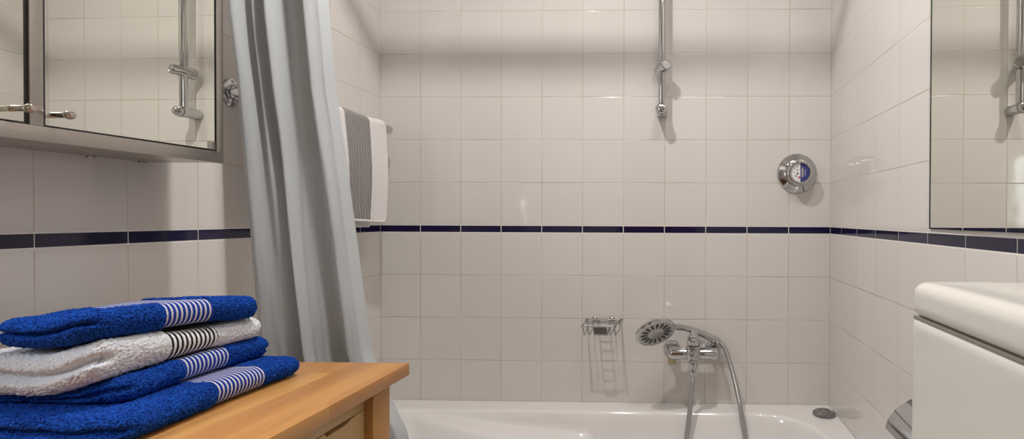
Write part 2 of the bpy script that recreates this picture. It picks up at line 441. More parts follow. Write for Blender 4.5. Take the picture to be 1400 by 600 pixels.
# ---------------------------------------------------------------- folded towels
def clouds(name, size, depth=1):
    t = bpy.data.textures.new(name, 'CLOUDS'); t.noise_scale = size; t.noise_depth = depth; return t
TX1 = clouds('terry_loops', .0030, 1); TX2 = clouds('terry_waves', .05, 1)
def sag(x, y):
    return .0022 * math.sin(19 * y + 3 * x) + .0018 * math.sin(31 * x - 9 * y)
def make_towel(label, cx, cy, z0, T, W, L, rz, bfar, bw, body_mat, bord_mat, lean=0, seed=0, groove=.014, side_groove=.03, far_notch=0, puff=0, drop=(0, 0), gw=1):
    """cx, cy centre of the footprint; z0 underside; bfar, bw: where the woven border starts from the far end and its width"""
    root = thing('folded_towel', label, 'towel', (cx, cy, z0), 'folded towels stacked on the chest', rz)
    r = T * .5; st = .0028
    def axis(lo, hi):
        n = max(2, int((hi - lo) / st)); return [lo + (hi - lo) * i / n for i in range(n + 1)]
    X = axis(-W / 2, W / 2); Y = axis(-L / 2, L / 2); Zs = axis(0, T)
    yb1 = L / 2 - bfar; yb0 = yb1 - bw
    def shape(x, y, z):
        c = Vector((max(-W / 2 + r, min(W / 2 - r, x)), max(-L / 2 + r, min(L / 2 - r, y)), T / 2))
        p = Vector((x, y, z)); n = (p - c)
        # cube shell -> rounded shell
        m = max(abs(n.x), abs(n.y), abs(n.z))
        if n.length > 1e-9: n = n.normalized()
        flat = abs(n.z) > .9999
        q = c + n * r
        if flat: q = Vector((x, y, z))
        zl = (q.z - T / 2)
        # plan corners rounder
        # fold line on the near end and a little way round the corner
        w = sstep(-L / 2 + side_groove, -L / 2 + side_groove * .35, q.y) * (1 - abs(n.z) ** 2)
        wob = .0022 * math.sin(38 * q.x + seed) + .0012 * math.sin(90 * q.x + 2 * seed)
        g = groove * math.exp(-((zl - wob * gw) / (.0036 * (.55 + .45 * gw))) ** 2) * w
        q = q - Vector((n.x, n.y, 0)) * g
        if far_notch:
            w2 = sstep(L / 2 - .03, L / 2 - .008, q.y) * (1 - abs(n.z) ** 2)
            q = q - Vector((n.x, n.y, 0)) * far_notch * math.exp(-((zl + .004) / .003) ** 2) * w2
        # lower layer pokes out a little
        if zl < 0: q.y -= .004 * sstep(0, -.006, zl) * sstep(-L / 2 + .05, -L / 2, q.y) * (1 if seed % 2 else -.6)
        # big soft undulation
        nn = noise.noise(Vector((q.x * 14, q.y * 14, q.z * 20 + seed * 5)))
        q += Vector((n.x, n.y, 0)) * nn * .0045
        # woven border pulls in
        inb = sstep(yb0 - .004, yb0 + .002, q.y) * sstep(yb1 + .004, yb1 - .002, q.y)
        q -= n * .0012 * inb
        q.z *= 1 + puff * sstep(L * .25, -L / 2, q.y)
        q.z += lean * q.y
        return q
    cache = {}
    A = bmesh.new(); Bm = bmesh.new()
    def quad(pts):
        yc = sum(p[1] for p in pts) / 4
        b, tagk = (Bm, 1) if yb0 < yc < yb1 else (A, 0)
        vs = []
        for p in pts:
            k = (tagk, round(p[0], 5), round(p[1], 5), round(p[2], 5))
            if k not in cache: cache[k] = b.verts.new(shape(*p))
            vs.append(cache[k])
        b.faces.new(vs)
    # insert exact border lines in Y
    Y = sorted(set([round(v, 6) for v in Y if min(abs(v - yb0), abs(v - yb1)) > .0009] + [round(yb0, 6), round(yb1, 6)]))
    X = [round(v, 6) for v in X]; Zs = [round(v, 6) for v in Zs]
    for i in range(len(X) - 1):
        for j in range(len(Y) - 1):
            a, b, c, d = X[i], X[i + 1], Y[j], Y[j + 1]
            quad([(a, c, T), (b, c, T), (b, d, T), (a, d, T)]); quad([(a, c, 0), (a, d, 0), (b, d, 0), (b, c, 0)])
    for k in range(len(Zs) - 1):
        e, f = Zs[k], Zs[k + 1]
        for j in range(len(Y) - 1):
            c, d = Y[j], Y[j + 1]
            quad([(W / 2, c, e), (W / 2, d, e), (W / 2, d, f), (W / 2, c, f)]); quad([(-W / 2, c, e), (-W / 2, c, f), (-W / 2, d, f), (-W / 2, d, e)])
        for i in range(len(X) - 1):
            a, b = X[i], X[i + 1]
            quad([(a, -L / 2, e), (b, -L / 2, e), (b, -L / 2, f), (a, -L / 2, f)]); quad([(a, L / 2, e), (a, L / 2, f), (b, L / 2, f), (b, L / 2, e)])
    # common sag so that the stacked faces follow each other
    cr, sr = math.cos(rz), math.sin(rz)
    for b in (A, Bm):
        for v in b.verts:
            wx = cx + v.co.x * cr - v.co.y * sr; wy = cy + v.co.x * sr + v.co.y * cr
            dr_ = sstep(-.79, -.93, wx) * (.45 + .55 * sstep(.88, .70, wy))
            v.co.z = v.co.z * (1 - drop[0] * dr_) - drop[1] * dr_
            v.co.z += sag(wx, wy) * sstep(.94, .99, z0 + v.co.z)
    o = link('terry_cloth', A, body_mat, root, True)
    bd = link('woven_border', Bm, bord_mat, root, True); bd['label'] = 'flat woven border with thin stripes'
    m = o.modifiers.new('s', 'SUBSURF'); m.levels = 1; m.render_levels = 1
    for tx, st_, mid in ((TX2, .005, .5), (TX1, .0046, .42)):
        d = o.modifiers.new('d', 'DISPLACE'); d.texture = tx; d.strength = st_; d.mid_level = mid; d.texture_coords = 'GLOBAL'
    m = bd.modifiers.new('s', 'SUBSURF'); m.levels = 1; m.render_levels = 1
    return root
BLUE = terry_material('blue_terry', (.002, .014, .12, 1), (.014, .10, .52, 1), .12)
WHT = terry_material('white_terry', (.60, .62, .67, 1), (.82, .84, .88, 1), .2)
B_BLUE = border_material('blue_white_border', (.012, .04, .28, 1), (.60, .60, .68, 1), .0071, .40)
B_BLK = border_material('black_white_border', (.74, .74, .76, 1), (.012, .012, .016, 1), .0075, .46)
make_towel('large blue towel at the bottom of the stack on the wooden chest', -.905, .822, .9415, .040, .33, .335, 0, .09, .092, BLUE, B_BLUE, seed=1, groove=.012)
make_towel('blue towel third from the top, directly beneath the white towel', -.925, .842, .982, .0395, .27, .275, 0, .098, .078, BLUE, B_BLUE, seed=2, groove=.010, side_groove=.025, far_notch=.006, drop=(.72, 0))
make_towel('folded white towel with a black striped border', -.915, .832, 1.022, .0385, .235, .275, math.radians(-3), .098, .078, WHT, B_BLK, seed=3, groove=.018, side_groove=.03, puff=.5, drop=(0, .0285), gw=.6)
make_towel('blue towel on the very top of the towel stack', -.876, .820, 1.0725, .0415, .165, .268, math.radians(-8), .09, .072, BLUE, B_BLUE, seed=4, groove=.020, side_groove=.026, lean=-.088, drop=(0, .0215), gw=.25)

# ---------------------------------------------------------------- shower curtain and its rail
def make_curtain():
    bm = bmesh.new()
    K = CHY / 1.15
    LX = [(2.375, -1.050), (2.02, -1.050), (1.742, -1.0355), (1.54, -1.0135), (1.376, -1.0004), (1.209, -.9873), (1.075, -.9758), (.9, -.965), (.6, -.95), (.25, -.94)]
    RX = [(2.375, -.87), (2.02, -.835), (1.741, -.8076), (1.542, -.7911), (1.326, -.7594), (1.127, -.7343), (.927, -.7075), (.8174, -.663), (.7443, -.627), (.5, -.57), (.25, -.53)]
    def interp(T, z):
        if z >= T[0][0]: return T[0][1]
        for (a, p), (b, q) in zip(T, T[1:]):
            if z >= b: return q + (p - q) * (z - b) / (a - b)
        return T[-1][1]
    # (u, depth) knots of the pleats; depth + = away from the viewer
    top = [(0, .008), (.09, -.010), (.22, .016), (.285, -.002), (.35, .020), (.45, -.014), (.555, .024), (.64, .010), (.72, .026), (.86, -.020), (.96, -.006), (1, .020)]
    bot = [(0, .010), (.10, -.010), (.21, -.004), (.31, -.002), (.40, .030), (.475, -.022), (.54, -.006), (.62, .004), (.73, .026), (.87, -.020), (.96, -.010), (1, .016)]
    def prof(K, u):
        for (a, p), (b, q) in zip(K, K[1:]):
            if u <= b:
                t = (u - a) / (b - a); t = t * t * (3 - 2 * t) * .75 + t * .25; return p + (q - p) * t
        return K[-1][1]
    NU, NZ = 150, 120; G = []
    for j in range(NZ + 1):
        z = 2.375 + (.25 - 2.375) * j / NZ; l, r_ = interp(LX, z) * K, interp(RX, z) * K; row = []
        k = sstep(1.75, 1.0, z)
        for i in range(NU + 1):
            u = i / NU
            y = prof(top, u) * (1 - k) + prof(bot, u) * k
            y += .004 * noise.noise(Vector((u * 7, z * 3.2, 1))) + .0015 * noise.noise(Vector((u * 22, z * 8, 4)))
            # small pinch
            y += .007 * math.exp(-((u - .36) / .05) ** 2 - ((z - 1.41) / .05) ** 2)
            x = l + (r_ - l) * u + .006 * math.sin(z * 5 + u * 9) * u * (1 - u) * 2
            row.append(bm.verts.new((x, CHY + y, z)))
        G.append(row)
    for j in range(NZ):
        for i in range(NU): bm.faces.new((G[j][i], G[j][i + 1], G[j + 1][i + 1], G[j + 1][i]))
    t = NT('white_curtain_cloth')
    t.b.inputs['Base Color'].default_value = (.62, .655, .68, 1); t.b.inputs['Roughness'].default_value = .55
    t.b.inputs['Specular IOR Level'].default_value = .25
    tr = t.n('ShaderNodeBsdfTranslucent'); tr.inputs[0].default_value = (.78, .78, .76, 1)
    mx = t.n('ShaderNodeMixShader'); mx.inputs[0].default_value = .40
    out = t.t.nodes['Material Output']
    t.t.links.new(t.b.outputs[0], mx.inputs[1]); t.t.links.new(tr.outputs[0], mx.inputs[2]); t.t.links.new(mx.outputs[0], out.inputs[0])
    P = t.obj(); t.bump(t.math('MULTIPLY', t.noise(t.vscale(P, (1, 1, 1)), 900, 1), .0002), 1, .3)
    o = link('shower_curtain', bm, t.m, None, True)
    s = o.modifiers.new('t', 'SOLIDIFY'); s.thickness = .0008
    tag(o, 'white pleated shower curtain drawn to the left, hanging beside the mirror cabinet', 'shower curtain')
make_curtain()
r = thing('curtain_rail', 'chrome curtain rail spanning the tub above the frame', 'curtain rail', (-.28, CHY, 2.389))
part('rod', cyl(bmesh.new(), (XL + .004, CHY, 2.389), (XR - .004, CHY, 2.389), .0125, rnd=.001), CHROME, r)
for x, s in ((XL + .0005, 1), (XR - .0005, -1)):
    part('end_flange', cyl(bmesh.new(), (x, CHY, 2.389), (x + s * .008, CHY, 2.389), .03), CHROME, r)

# ---------------------------------------------------------------- towel bar and hand towel
BX, BZ = -1.014, 1.553
def make_towel_bar():
    root = thing('towel_bar', 'chrome towel bar on the left wall, reaching behind the curtain', 'towel bar', (XL, 1.5, BZ))
    ya, yb = 1.238, 1.792
    R = .035
    pts = [(XL + .004, ya, BZ)]
    for k in range(9):
        a = PI / 2 * k / 8; pts.append((BX - R + R * math.sin(a), ya + R - R * math.cos(a), BZ))
    for k in range(1, 20): pts.append((BX, ya + R + (yb - ya - 2 * R) * k / 20, BZ))
    for k in range(9):
        a = PI / 2 * k / 8; pts.append((BX - R + R * math.cos(a), yb - R + R * math.sin(a), BZ))
    pts.append((XL + .004, yb, BZ))
    part('bar', tube(bmesh.new(), pts, .0150, 24), CHROME, root, 60)
    for y in (ya, yb):
        M = axes((XL + .0005, y, BZ), (1, 0, 0), (0, 0, 1))
        f = part('wall_flange', lathe(bmesh.new(), [(0, 0), (.034, 0), (.035, .003), (.032, .0055), (.022, .0065), (.0195, .0085), (.0195, .018), (.017, .021), (.0153, .0215), (0, .0215)], M, 40, .72), CHROME, root)
        for s in (1, -1):
            part('screw', lathe(bmesh.new(), [(0, .0062), (.0035, .0066), (.0042, .0058), (.0042, .004)], axes((XL + .0005, y, BZ + s * .0265), (1, 0, 0)), 16), CHROME_D, f)
make_towel_bar()
def make_hand_towel():
    root = thing('hand_towel', 'white hand towel with a wide grey striped centre hanging on the bar', 'hand towel', (BX, 1.5, BZ))
    y0, y1 = 1.30, 1.715
    # profile around the bar, from front hem over the bar to the back hem
    r = .0190; T = .0065
    prof = []
    n1 = 44
    for i in range(n1 + 1):
        t = i / n1; z = 1.238 + (BZ - 1.238) * t
        prof.append((BX + r + .012 * math.sin(PI * t) * .6 + .010 * (1 - t), z))
    for i in range(1, 15):
        a = PI * i / 15; prof.append((BX + r * math.cos(a), BZ + r * math.sin(a)))
    for i in range(n1 + 1):
        t = i / n1; prof.append((BX - r - .006 * t, BZ - (BZ - 1.215) * t))
    ny = 90
    def build(ya, yb, off, nyy):
        bm = bmesh.new(); rows = []
        for j in range(nyy + 1):
            y = ya + (yb - ya) * j / nyy; row = []
            for k, (x, z) in enumerate(prof):
                d = max(0, (BZ - z)) / .33
                front = k <= n1 + 7
                yy = 1.5 + (y - 1.5) * (1 - .12 * d)
                xx = x + (.0035 * math.sin(y * 55 + 1.5) + .003 * math.sin(y * 23)) * d * (1 if front else .5)
                zz = z + (.004 * math.sin(y * 17 + 1) if k in (0, 1) else 0) + .002 * math.sin(y * 30) * (1 - d)
                row.append(bm.verts.new((xx, yy, zz)))
            rows.append(row)
        for j in range(nyy):
            for k in range(len(prof) - 1): bm.faces.new((rows[j][k], rows[j + 1][k], rows[j + 1][k + 1], rows[j][k + 1]))
        return bm
    s0, s1 = 1.500, 1.622
    wm = terry_material('white_waffle_terry', (.70, .67, .66, 1), (.84, .81, .80, 1), .25)
    t = NT('grey_pinstripe_weave'); P = t.obj(); s = t.sep(P)
    w = t.math('MULTIPLY', t.noise(t.vscale(P, (6, 6, 12)), 3, 2), .007)
    f = t.math('FRACT', t.math('DIVIDE', t.math('ADD', s[1], w), .0066))
    m = t.ss(t.math('ABSOLUTE', t.math('SUBTRACT', f, .5)), .22, .34)
    n = t.noise(t.vscale(P, (40, 300, 5)), 1, 2)
    g = t.mix(n, (.02, .02, .02, 1), (.12, .115, .11, 1))
    t.put(t.b.inputs['Base Color'], t.mix(m, g, (.52, .50, .48, 1))); t.b.inputs['Roughness'].default_value = .9
    t.b.inputs['Specular IOR Level'].default_value = .1
    t.bump(t.math('MULTIPLY', m, .0006), 1, .8)
    for ya, yb, mt, nm in ((y0, s0, wm, 'plain_cloth'), (s0, s1, t.m, 'striped_centre'), (s1, y1, wm, 'plain_cloth')):
        o = part(nm, build(ya, yb, 0, max(6, int((yb - ya) / .004))), mt, root, 80)
        if nm == 'striped_centre': o['label'] = 'grey pinstriped middle panel'
        sd = o.modifiers.new('t', 'SOLIDIFY'); sd.thickness = T; sd.offset = 0
        if mt is wm:
            d = o.modifiers.new('d', 'DISPLACE'); d.texture = TX1; d.strength = .0015; d.texture_coords = 'GLOBAL'
    # the hem folded at the bottom
    hm = bmesh.new()
    pts = []
    for j in range(61):
        y = y0 + .02 + (y1 - y0 - .03) * j / 60; yy = 1.5 + (y - 1.5) * .885
        pts.append((BX + r + .010 + (.0035 * math.sin(y * 55 + 1.5) + .003 * math.sin(y * 23)), yy, 1.2375 + .003 * math.sin(y * 17 + 1)))
    tube(hm, pts, .0052, 12)
    h = part('hem', hm, wm, root, 80)
make_hand_towel()

# ---------------------------------------------------------------- mirror cabinet
def make_cabinet():
    root = thing('mirror_cabinet', 'wall hung steel bathroom cabinet with mirror doors, left of the curtain', 'mirror cabinet', (XL, .80, 1.36))
    xf = -.9541; y0, y1 = .565, 1.0532; z0, z1 = 1.3605, 1.98
    b = bmesh.new()
    box(b, (XL + .001, y0 + .001, z0 + .001), (xf - .018, y1 - .001, z1 - .001), .001)
    part('cabinet_body', b, STEEL, root)
    # face frame
    ft = .0165
    part('bottom_rail', box(bmesh.new(), (xf - .0175, y0, z0), (xf, y1, z0 + .0228), .0006), STEEL, root)
    part('top_rail', box(bmesh.new(), (xf - .0175, y0, z1 - .0228), (xf, y1, z1), .0006), STEEL, root)
    for a, c in ((1.0372, y1), (.7325, .7488), (y0, y0 + .016)):
        part('stile', box(bmesh.new(), (xf - .0175, a, z0 + .0228), (xf, c, z1 - .0228), .0006), STEEL, root)
    part('backing_board', box(bmesh.new(), (xf - .0178, y0 + .016, z0 + .022), (xf - .0135, y1 - .016, z1 - .022)), BLACK, root)
    for a, c in ((.7488, 1.0372), (y0 + .016, .7325)):
        b = bmesh.new(); g = xf - .0040; k = xf - .0135; za, zb = z0 + .0228, z1 - .0228
        box(b, (k, a, za), (g, a + .0050, zb)); box(b, (k, c - .0040, za), (g, c, zb))
        box(b, (k, a + .005, za), (g, c - .004, za + .0030)); box(b, (k, a + .005, zb - .003), (g, c - .004, zb))
        part('door_gasket', b, BLACK, root)
    # doors: plate mirrors, very slightly ajar against each other
    ca = -.0162
    nrm = Vector((math.cos(ca), math.sin(ca), 0))
    for a, c, ky in ((.7542, 1.0330, .7640), (.5865, .7284, .7155)):
        bm = bmesh.new(); g = 0
        zz0, zz1 = z0 + .0262, z1 - .0262
        def fx(y): return -.957 + math.tan(-ca) * (y - .9) if a > .7 else -.9583 + math.tan(.0162) * (y - .73) * .6
        V = []
        for y in (a, c):
            for z in (zz0, zz1):
                V.append((bm.verts.new((fx(y), y, z)), bm.verts.new((fx(y) - .005, y, z))))
        (p, p_), (q, q_), (s, s_), (u, u_) = V
        bm.faces.new((p, s, u, q))
        for f in ((p_, q_, u_, s_), (p, q, q_, p_), (s, s_, u_, u), (p, p_, s_, s), (q, u, u_, q_)): bm.faces.new(f)
        inv = root_matrix(root).inverted(); bmesh.ops.transform(bm, matrix=inv, verts=bm.verts[:])
        o = link('mirror_door', bm, MIRROR, root)
        o.data.materials.append(MIRROR_EDGE)
        for pl in o.data.polygons:
            if abs(pl.normal.x) < .9: pl.material_index = 1
        kz = 1.4035; kx = fx(ky)
        kb = bmesh.new()
        lathe(kb, [(0, 0.0002), (.0048, .0002), (.0048, .002), (.0044, .003), (.0044, .021), (.0058, .0225), (.0068, .026), (.0062, .030), (.004, .0328), (0, .0335)], axes((kx, ky, kz), (1, 0, 0)), 28)
        part('knob', kb, NICKEL, o)
        if a > .7:
            part('hinge', box(bmesh.new(), (kx - .004, 1.0185, zz0 + .0006), (-.9536, 1.0342, zz0 + .0155), .0005), STEEL, o)
        else:
            part('hinge', box(bmesh.new(), (kx - .004, .5840, zz0 + .0006), (-.9536, .5997, zz0 + .0155), .0005), STEEL, o)
    for y in (1.026, .935):
        part('mounting_clip', box(bmesh.new(), (XL + .0008, y - .006, z0 - .0032), (XL + .006, y + .006, z0 + .001), .0004), NICKEL, root)
make_cabinet()

# ---------------------------------------------------------------- wall mirror on the right
def make_wall_mirror():
    ra = .01454; ya, yb, z0, z1 = 1.1285, .22, 1.2282, 2.05
    fx = lambda y: XR - .00414 + math.tan(ra) * (y - 1.1)
    bm = bmesh.new(); V = []
    for y in (ya, yb):
        for z in (z0, z1): V.append((bm.verts.new((fx(y), y, z)), bm.verts.new((XR - .0004, y, z))))
    (p, p_), (q, q_), (s, s_), (u, u_) = V
    bm.faces.new((p, s, u, q))
    for f in ((p_, q_, u_, s_), (p, q, q_, p_), (s, s_, u_, u), (p, p_, s_, s), (q, u, u_, q_)): bm.faces.new(f)
    o = link('wall_mirror', bm, MIRROR); o.data.materials.append(MIRROR_EDGE)
    for pl in o.data.polygons:
        if abs(pl.normal.x) < .9: pl.material_index = 1
    part('edge_strip', box(bmesh.new(), (fx(ya) - .0008, ya - .0035, z0), (XR - .0004, ya + .0006, z1)), MIRROR_EDGE, o)
    tag(o, 'frameless mirror on the right wall just above the navy border', 'mirror')
make_wall_mirror()

# ---------------------------------------------------------------- shower rail
def make_rail():
    root = thing('shower_rail', 'vertical chrome shower rail on the back wall with an empty slider', 'shower rail', (-.0635, D, 1.6))
    x, y = -.0635, D - .055
    part('bar', cyl(bmesh.new(), (x, y, 1.628), (x, y, 2.26), .0128, n=32), CHROME, root)
    def brk(z, dirz=1):
        b = bmesh.new()
        # stadium shaped arm from wall to just in front of the bar
        lathe(b, [(0, 0), (.019, 0), (.0205, .002), (.0195, .02), (.0192, .072), (.0182, .079), (.0155, .0845), (.009, .0880), (0, .089)], axes((x - .001, D - .0006, z), (0, -1, .0), (1, 0, 0)), 36)
        o = part('wall_bracket', b, CHROME, root)
        part('trim_ring', lathe(bmesh.new(), [(.0197, .0675), (.0206, .069), (.0206, .0705), (.0196, .072)], axes((x - .001, D - .0006, z), (0, -1, 0)), 36), CHROME_D, o)
    brk(1.631); brk(2.26)
    # handset slider: a tilted barrel clamped on the bar
    c = Vector((x, y + .006, 1.778)); d = Vector((.42, -.86, .10)).normalized()
    b = lathe(bmesh.new(), [(0, -.034), (.0155, -.034), (.0185, -.031), (.0195, -.02), (.0195, .034), (.0185, .0395), (.0165, .041), (.015, .0395), (0, .0395)], axes(c, d), 40)
    s = part('slider', b, CHROME, root)
    part('slider_button', lathe(bmesh.new(), [(0, .006), (.0052, .0055), (.0062, .003), (.0062, -.004), (0, -.004)], axes(c + Vector((.004, -.012, .0215)), (0, 0, 1)), 20), plain('clear_violet_plastic', (.55, .55, .72, 1), .2), s)
make_rail()

# ---------------------------------------------------------------- water meter
def make_meter():
    c = Vector((.4245, D - .0006, 1.4113))
    root = thing('water_meter', 'round chrome wall meter with a blue and white dial', 'meter', tuple(c))
    M = axes(c, (0, -1, 0), (1, 0, 0))
    part('escutcheon', lathe(bmesh.new(), [(0, 0), (.069, 0), (.0715, .002), (.0705, .005), (.066, .0075), (.050, .021), (.047, .023), (.0445, .0235)], M, 64), CHROME, root, 50)
    part('collar', lathe(bmesh.new(), [(.0462, .018), (.0462, .048), (.0452, .052), (.042, .0545), (.0355, .0545), (.0338, .053), (.0332, .048)], M, 64), CHROME, root, 40)
    f = part('dial', lathe(bmesh.new(), [(0, .0475), (.0336, .0475), (.0336, .045), (0, .045)], M, 48), WHITE, root)
    # local x right, y: M gives z=-Y world, x=X, y = z cross x
    yv = (M.to_3x3() @ Vector((0, 1, 0))); s = 1 if yv.z > 0 else -1
    def pl(b, pts, z=.0478, th=.0005):
        lo = [b.verts.new(M @ Vector((p[0], s * p[1], z))) for p in pts]; hi = [b.verts.new(M @ Vector((p[0], s * p[1], z + th))) for p in pts]
        b.faces.new(hi); b.faces.new(lo[::-1]); n = len(pts)
        for i in range(n): b.faces.new((lo[i], lo[(i + 1) % n], hi[(i + 1) % n], hi[i]))
        return b
    R = .0330; x0 = .0012
    a0 = math.acos(x0 / R)
    pts = [(R * math.cos(a0 - 2 * a0 * k / 30), R * math.sin(a0 - 2 * a0 * k / 30)) for k in range(31)]
    bl = part('blue_half', pl(bmesh.new(), pts), NAVYP, f); bl['label'] = 'blue printed half'
    rect = lambda x, y, w, h: [(x, y), (x + w, y), (x + w, y + h), (x, y + h)]
    b = pl(bmesh.new(), rect(.0058, -.016, .0058, .033), .0484)
    part('counter_window', b, plain('counter_cream', (.62, .60, .50, 1), .4), f)
    b = bmesh.new()
    for k in range(7): pl(b, rect(.0068, -.0145 + k * .0046, .0038, .0022), .049, .0003)
    part('counter_digits', b, DARKP, f)
    b = bmesh.new()
    for k in range(9): pl(b, rect(.0162, -.011 + k * .0026, .0034, .0014), .0484, .0003)
    part('print_line', b, plain('pale_print', (.5, .55, .75, 1), .4), f)
    b = bmesh.new()
    def disc(b, x, y, r, z=.0478): return pl(b, [(x + r * math.cos(2 * PI * k / 14), y + r * math.sin(2 * PI * k / 14)) for k in range(14)], z, .0004)
    disc(b, -.0085, -.0035, .0034); part('pointer', b, DARKP, f)
    b = bmesh.new()
    for x, y, rr in ((-.0135, -.0125, .0032), (-.0085, .0085, .0028), (-.009, .020, .0028), (-.0175, .013, .0022), (-.021, .001, .0024), (-.005, -.020, .0022)):
        disc(b, x, y, rr)
    part('small_dial', b, plain('grey_print', (.22, .22, .2, 1), .5), f)
    part('red_pointer', disc(bmesh.new(), -.0022, -.0165, .0033), REDP, f)
    b = bmesh.new()
    for k in range(24):
        a = PI / 2 + .15 + (PI - .3) * k / 23
        pl(b, [(.0295 * math.cos(a - .008), .0295 * math.sin(a - .008)), (.0315 * math.cos(a - .008), .0315 * math.sin(a - .008)), (.0315 * math.cos(a + .008), .0315 * math.sin(a + .008)), (.0295 * math.cos(a + .008), .0295 * math.sin(a + .008))], .0478, .0002)
    part('tick_marks', b, DARKP, f)
make_meter()

# ---------------------------------------------------------------- wire soap rack
def make_rack():
    root = thing('soap_rack', 'small wire soap basket on the back wall left of the mixer tap', 'soap basket', (-.275, D, .878))
    xl, xr, yb, yf, z = -.3355, -.212, D - .007, D - .125, .878
    fl, fr = xl + .004, xr - .006
    part('rim', tube(bmesh.new(), catmull([(fl, yf + .008, z), (fl, yf + .004, z), (fl + .005, yf, z), (fr - .005, yf, z), (fr, yf + .004, z), (xr, yb - .004, z), (xr - .004, yb, z), (xl + .004, yb, z), (xl, yb - .004, z), (fl, yf + .008, z)], .002), .0021, 8, False), STEEL_W, root, 60)
    zb = z - .033
    n = 7
    for k in range(n):
        t = k / (n - 1)
        if k == 3: continue
        xf_ = fl + .003 + (fr - fl - .006) * t; xb_ = xl + .003 + (xr - xl - .006) * t
        part('basket_wire', tube(bmesh.new(), [(xf_, yf, z), (xf_ + .002, yf + .014, zb + .0015), (xf_ + .003, yf + .018, zb), (xb_, yb - .012, zb), (xb_, yb - .008, zb + .002), (xb_, yb, z)], .0015, 7), STEEL_W, root, 60)
    x0, x1 = -.29, -.2475
    for x in (x0, x1):
        part('basket_wire', tube(bmesh.new(), [(x, yf, z), (x, yf + .016, zb), (x, yb - .01, zb), (x, yb, z)], .0013, 7), STEEL_W, root, 60)
    for k in range(6):
        y = yf + .016 + k * .0165
        part('cross_bar', cyl(bmesh.new(), (x0, y, zb), (x1, y, zb), .0014, n=8), STEEL_W, root)
    part('front_plate', box(bmesh.new(), (x0 + .001, yf + .003, zb + .006), (x1 - .001, yf + .0045, z - .004), .0004, 1, None), STEEL_W, root)
    for x in (-.307, -.2435):
        part('wall_rosette', lathe(bmesh.new(), [(0, 0), (.0085, 0), (.009, .002), (.0075, .0045), (.004, .0075), (0, .008)], axes((x, D + .0004, z + .002), (0, -1, 0)), 24), plain('aged_brass_chrome', (.5, .42, .34, 1), .25, 1), root)
make_rack()

# ---------------------------------------------------------------- mixer tap
def make_mixer():
    mx = .0505; root = thing('mixer_tap', 'chrome single lever bath mixer on the back wall', 'tap', (mx, D, .78))
    for s, x in ((-1, -.0255), (1, .1245)):
        part('wall_rose', lathe(bmesh.new(), [(0, 0), (.028, 0), (.0295, .003), (.028, .009), (.022, .016), (.0165, .02), (.0165, .03), (0, .03)], axes((x, D - .0005, .7785), (0, -1, 0)), 40), CHROME, root)
        part('union_nut', lathe(bmesh.new(), [(0, .018), (.0175, .018), (.0185, .020), (.0185, .036), (.0165, .040), (.013, .046), (0, .046)], axes((x, D - .0005, .783), (0, -1, -.12)), 28), CHROME_D, root)
    b = bmesh.new(); L = .184; r = .0222
    prof = [(0, -L / 2)] + [(r * math.sin(a), -L / 2 + r * .8 * (1 - math.cos(a))) for a in [PI / 2 * k / 8 for k in range(1, 9)]]
    prof += [(r * .93, -.035), (r * .93, .035)] + [(q, -z) for q, z in prof[1:][::-1]] + [(0, L / 2)]
    lathe(b, prof, axes((.0525, 1.806, .7735), (1, 0, 0), (0, 1, 0)), 32)
    part('body', b, CHROME, root, 50)
    # central column with rounded shoulders
    cy = 1.776
    b = bmesh.new()
    lathe(b, [(0, -.028), (.0125, -.028), (.0145, -.026), (.0185, -.012), (.0235, .0), (.0245, .02), (.0245, .043), (.022, .05), (.0, .052)], axes((mx, cy, .765), (0, -.18, 1), (1, 0, 0)), 36)
    part('column', b, CHROME, root)
    part('lever_hub', lathe(bmesh.new(), [(0, .0), (.0195, .0), (.0225, .003), (.0225, .018), (.0195, .027), (.013, .033), (0, .035)], axes((mx, cy - .0085, .8165), (0, -.25, 1), (1, 0, 0)), 36), CHROME, root)
    # lever: thick curved tongue leaning towards the viewer
    b = bmesh.new(); pts = catmull([(mx, cy - .004, .846), (mx, cy - .022, .855), (mx, cy - .042, .852), (mx, cy - .062, .843)], .003)
    tube(b, pts, lambda i, n: .0105 + .0025 * math.sin(PI * i / (n - 1)) - (.004 if i in (0, n - 1) else 0), 20)
    for v in b.verts: v.co.z = v.co.z
    lv = part('lever', b, CHROME, root, 60)
    lathe_ = lathe(bmesh.new(), [(0, .0012), (.0026, .001), (.003, 0), (.003, -.001)], axes((mx - .002, cy - .0305, .832), (0, -1, .1)), 16)
    part('hot_mark', lathe_, REDP, lv)
    # outlet and diverter
    b = bmesh.new()
    lathe(b, [(0, 0), (.0155, 0), (.0165, .004), (.0155, .016), (.012, .024), (.009, .03), (0, .031)], axes((mx, cy - .020, .785), (0, -1, -.25)), 30)
    part('diverter_knob', b, CHROME, root)
    b = bmesh.new()
    lathe(b, [(0, 0), (.0135, 0), (.0145, .003), (.0125, .022), (.0095, .028), (0, .028)], axes((mx - .0005, cy - .016, .761), (0, -.12, -1)), 30)
    part('outlet', b, CHROME, root)
    part('handset_cradle', cyl(bmesh.new(), (mx + .012, cy + .018, .822), (mx + .040, cy + .022, .812), .008, .009), CHROME, root)
    # patch of old sealant under the left rose
    o = link('sealant_patch', box(bmesh.new(), (-.041, D - .0022, .7165), (-.0105, D + .0004, .7375), .0009), OLDSEAL)
    tag(o, 'small yellowed patch of sealant on the tiles under the mixer', 'sealant patch')
make_mixer()

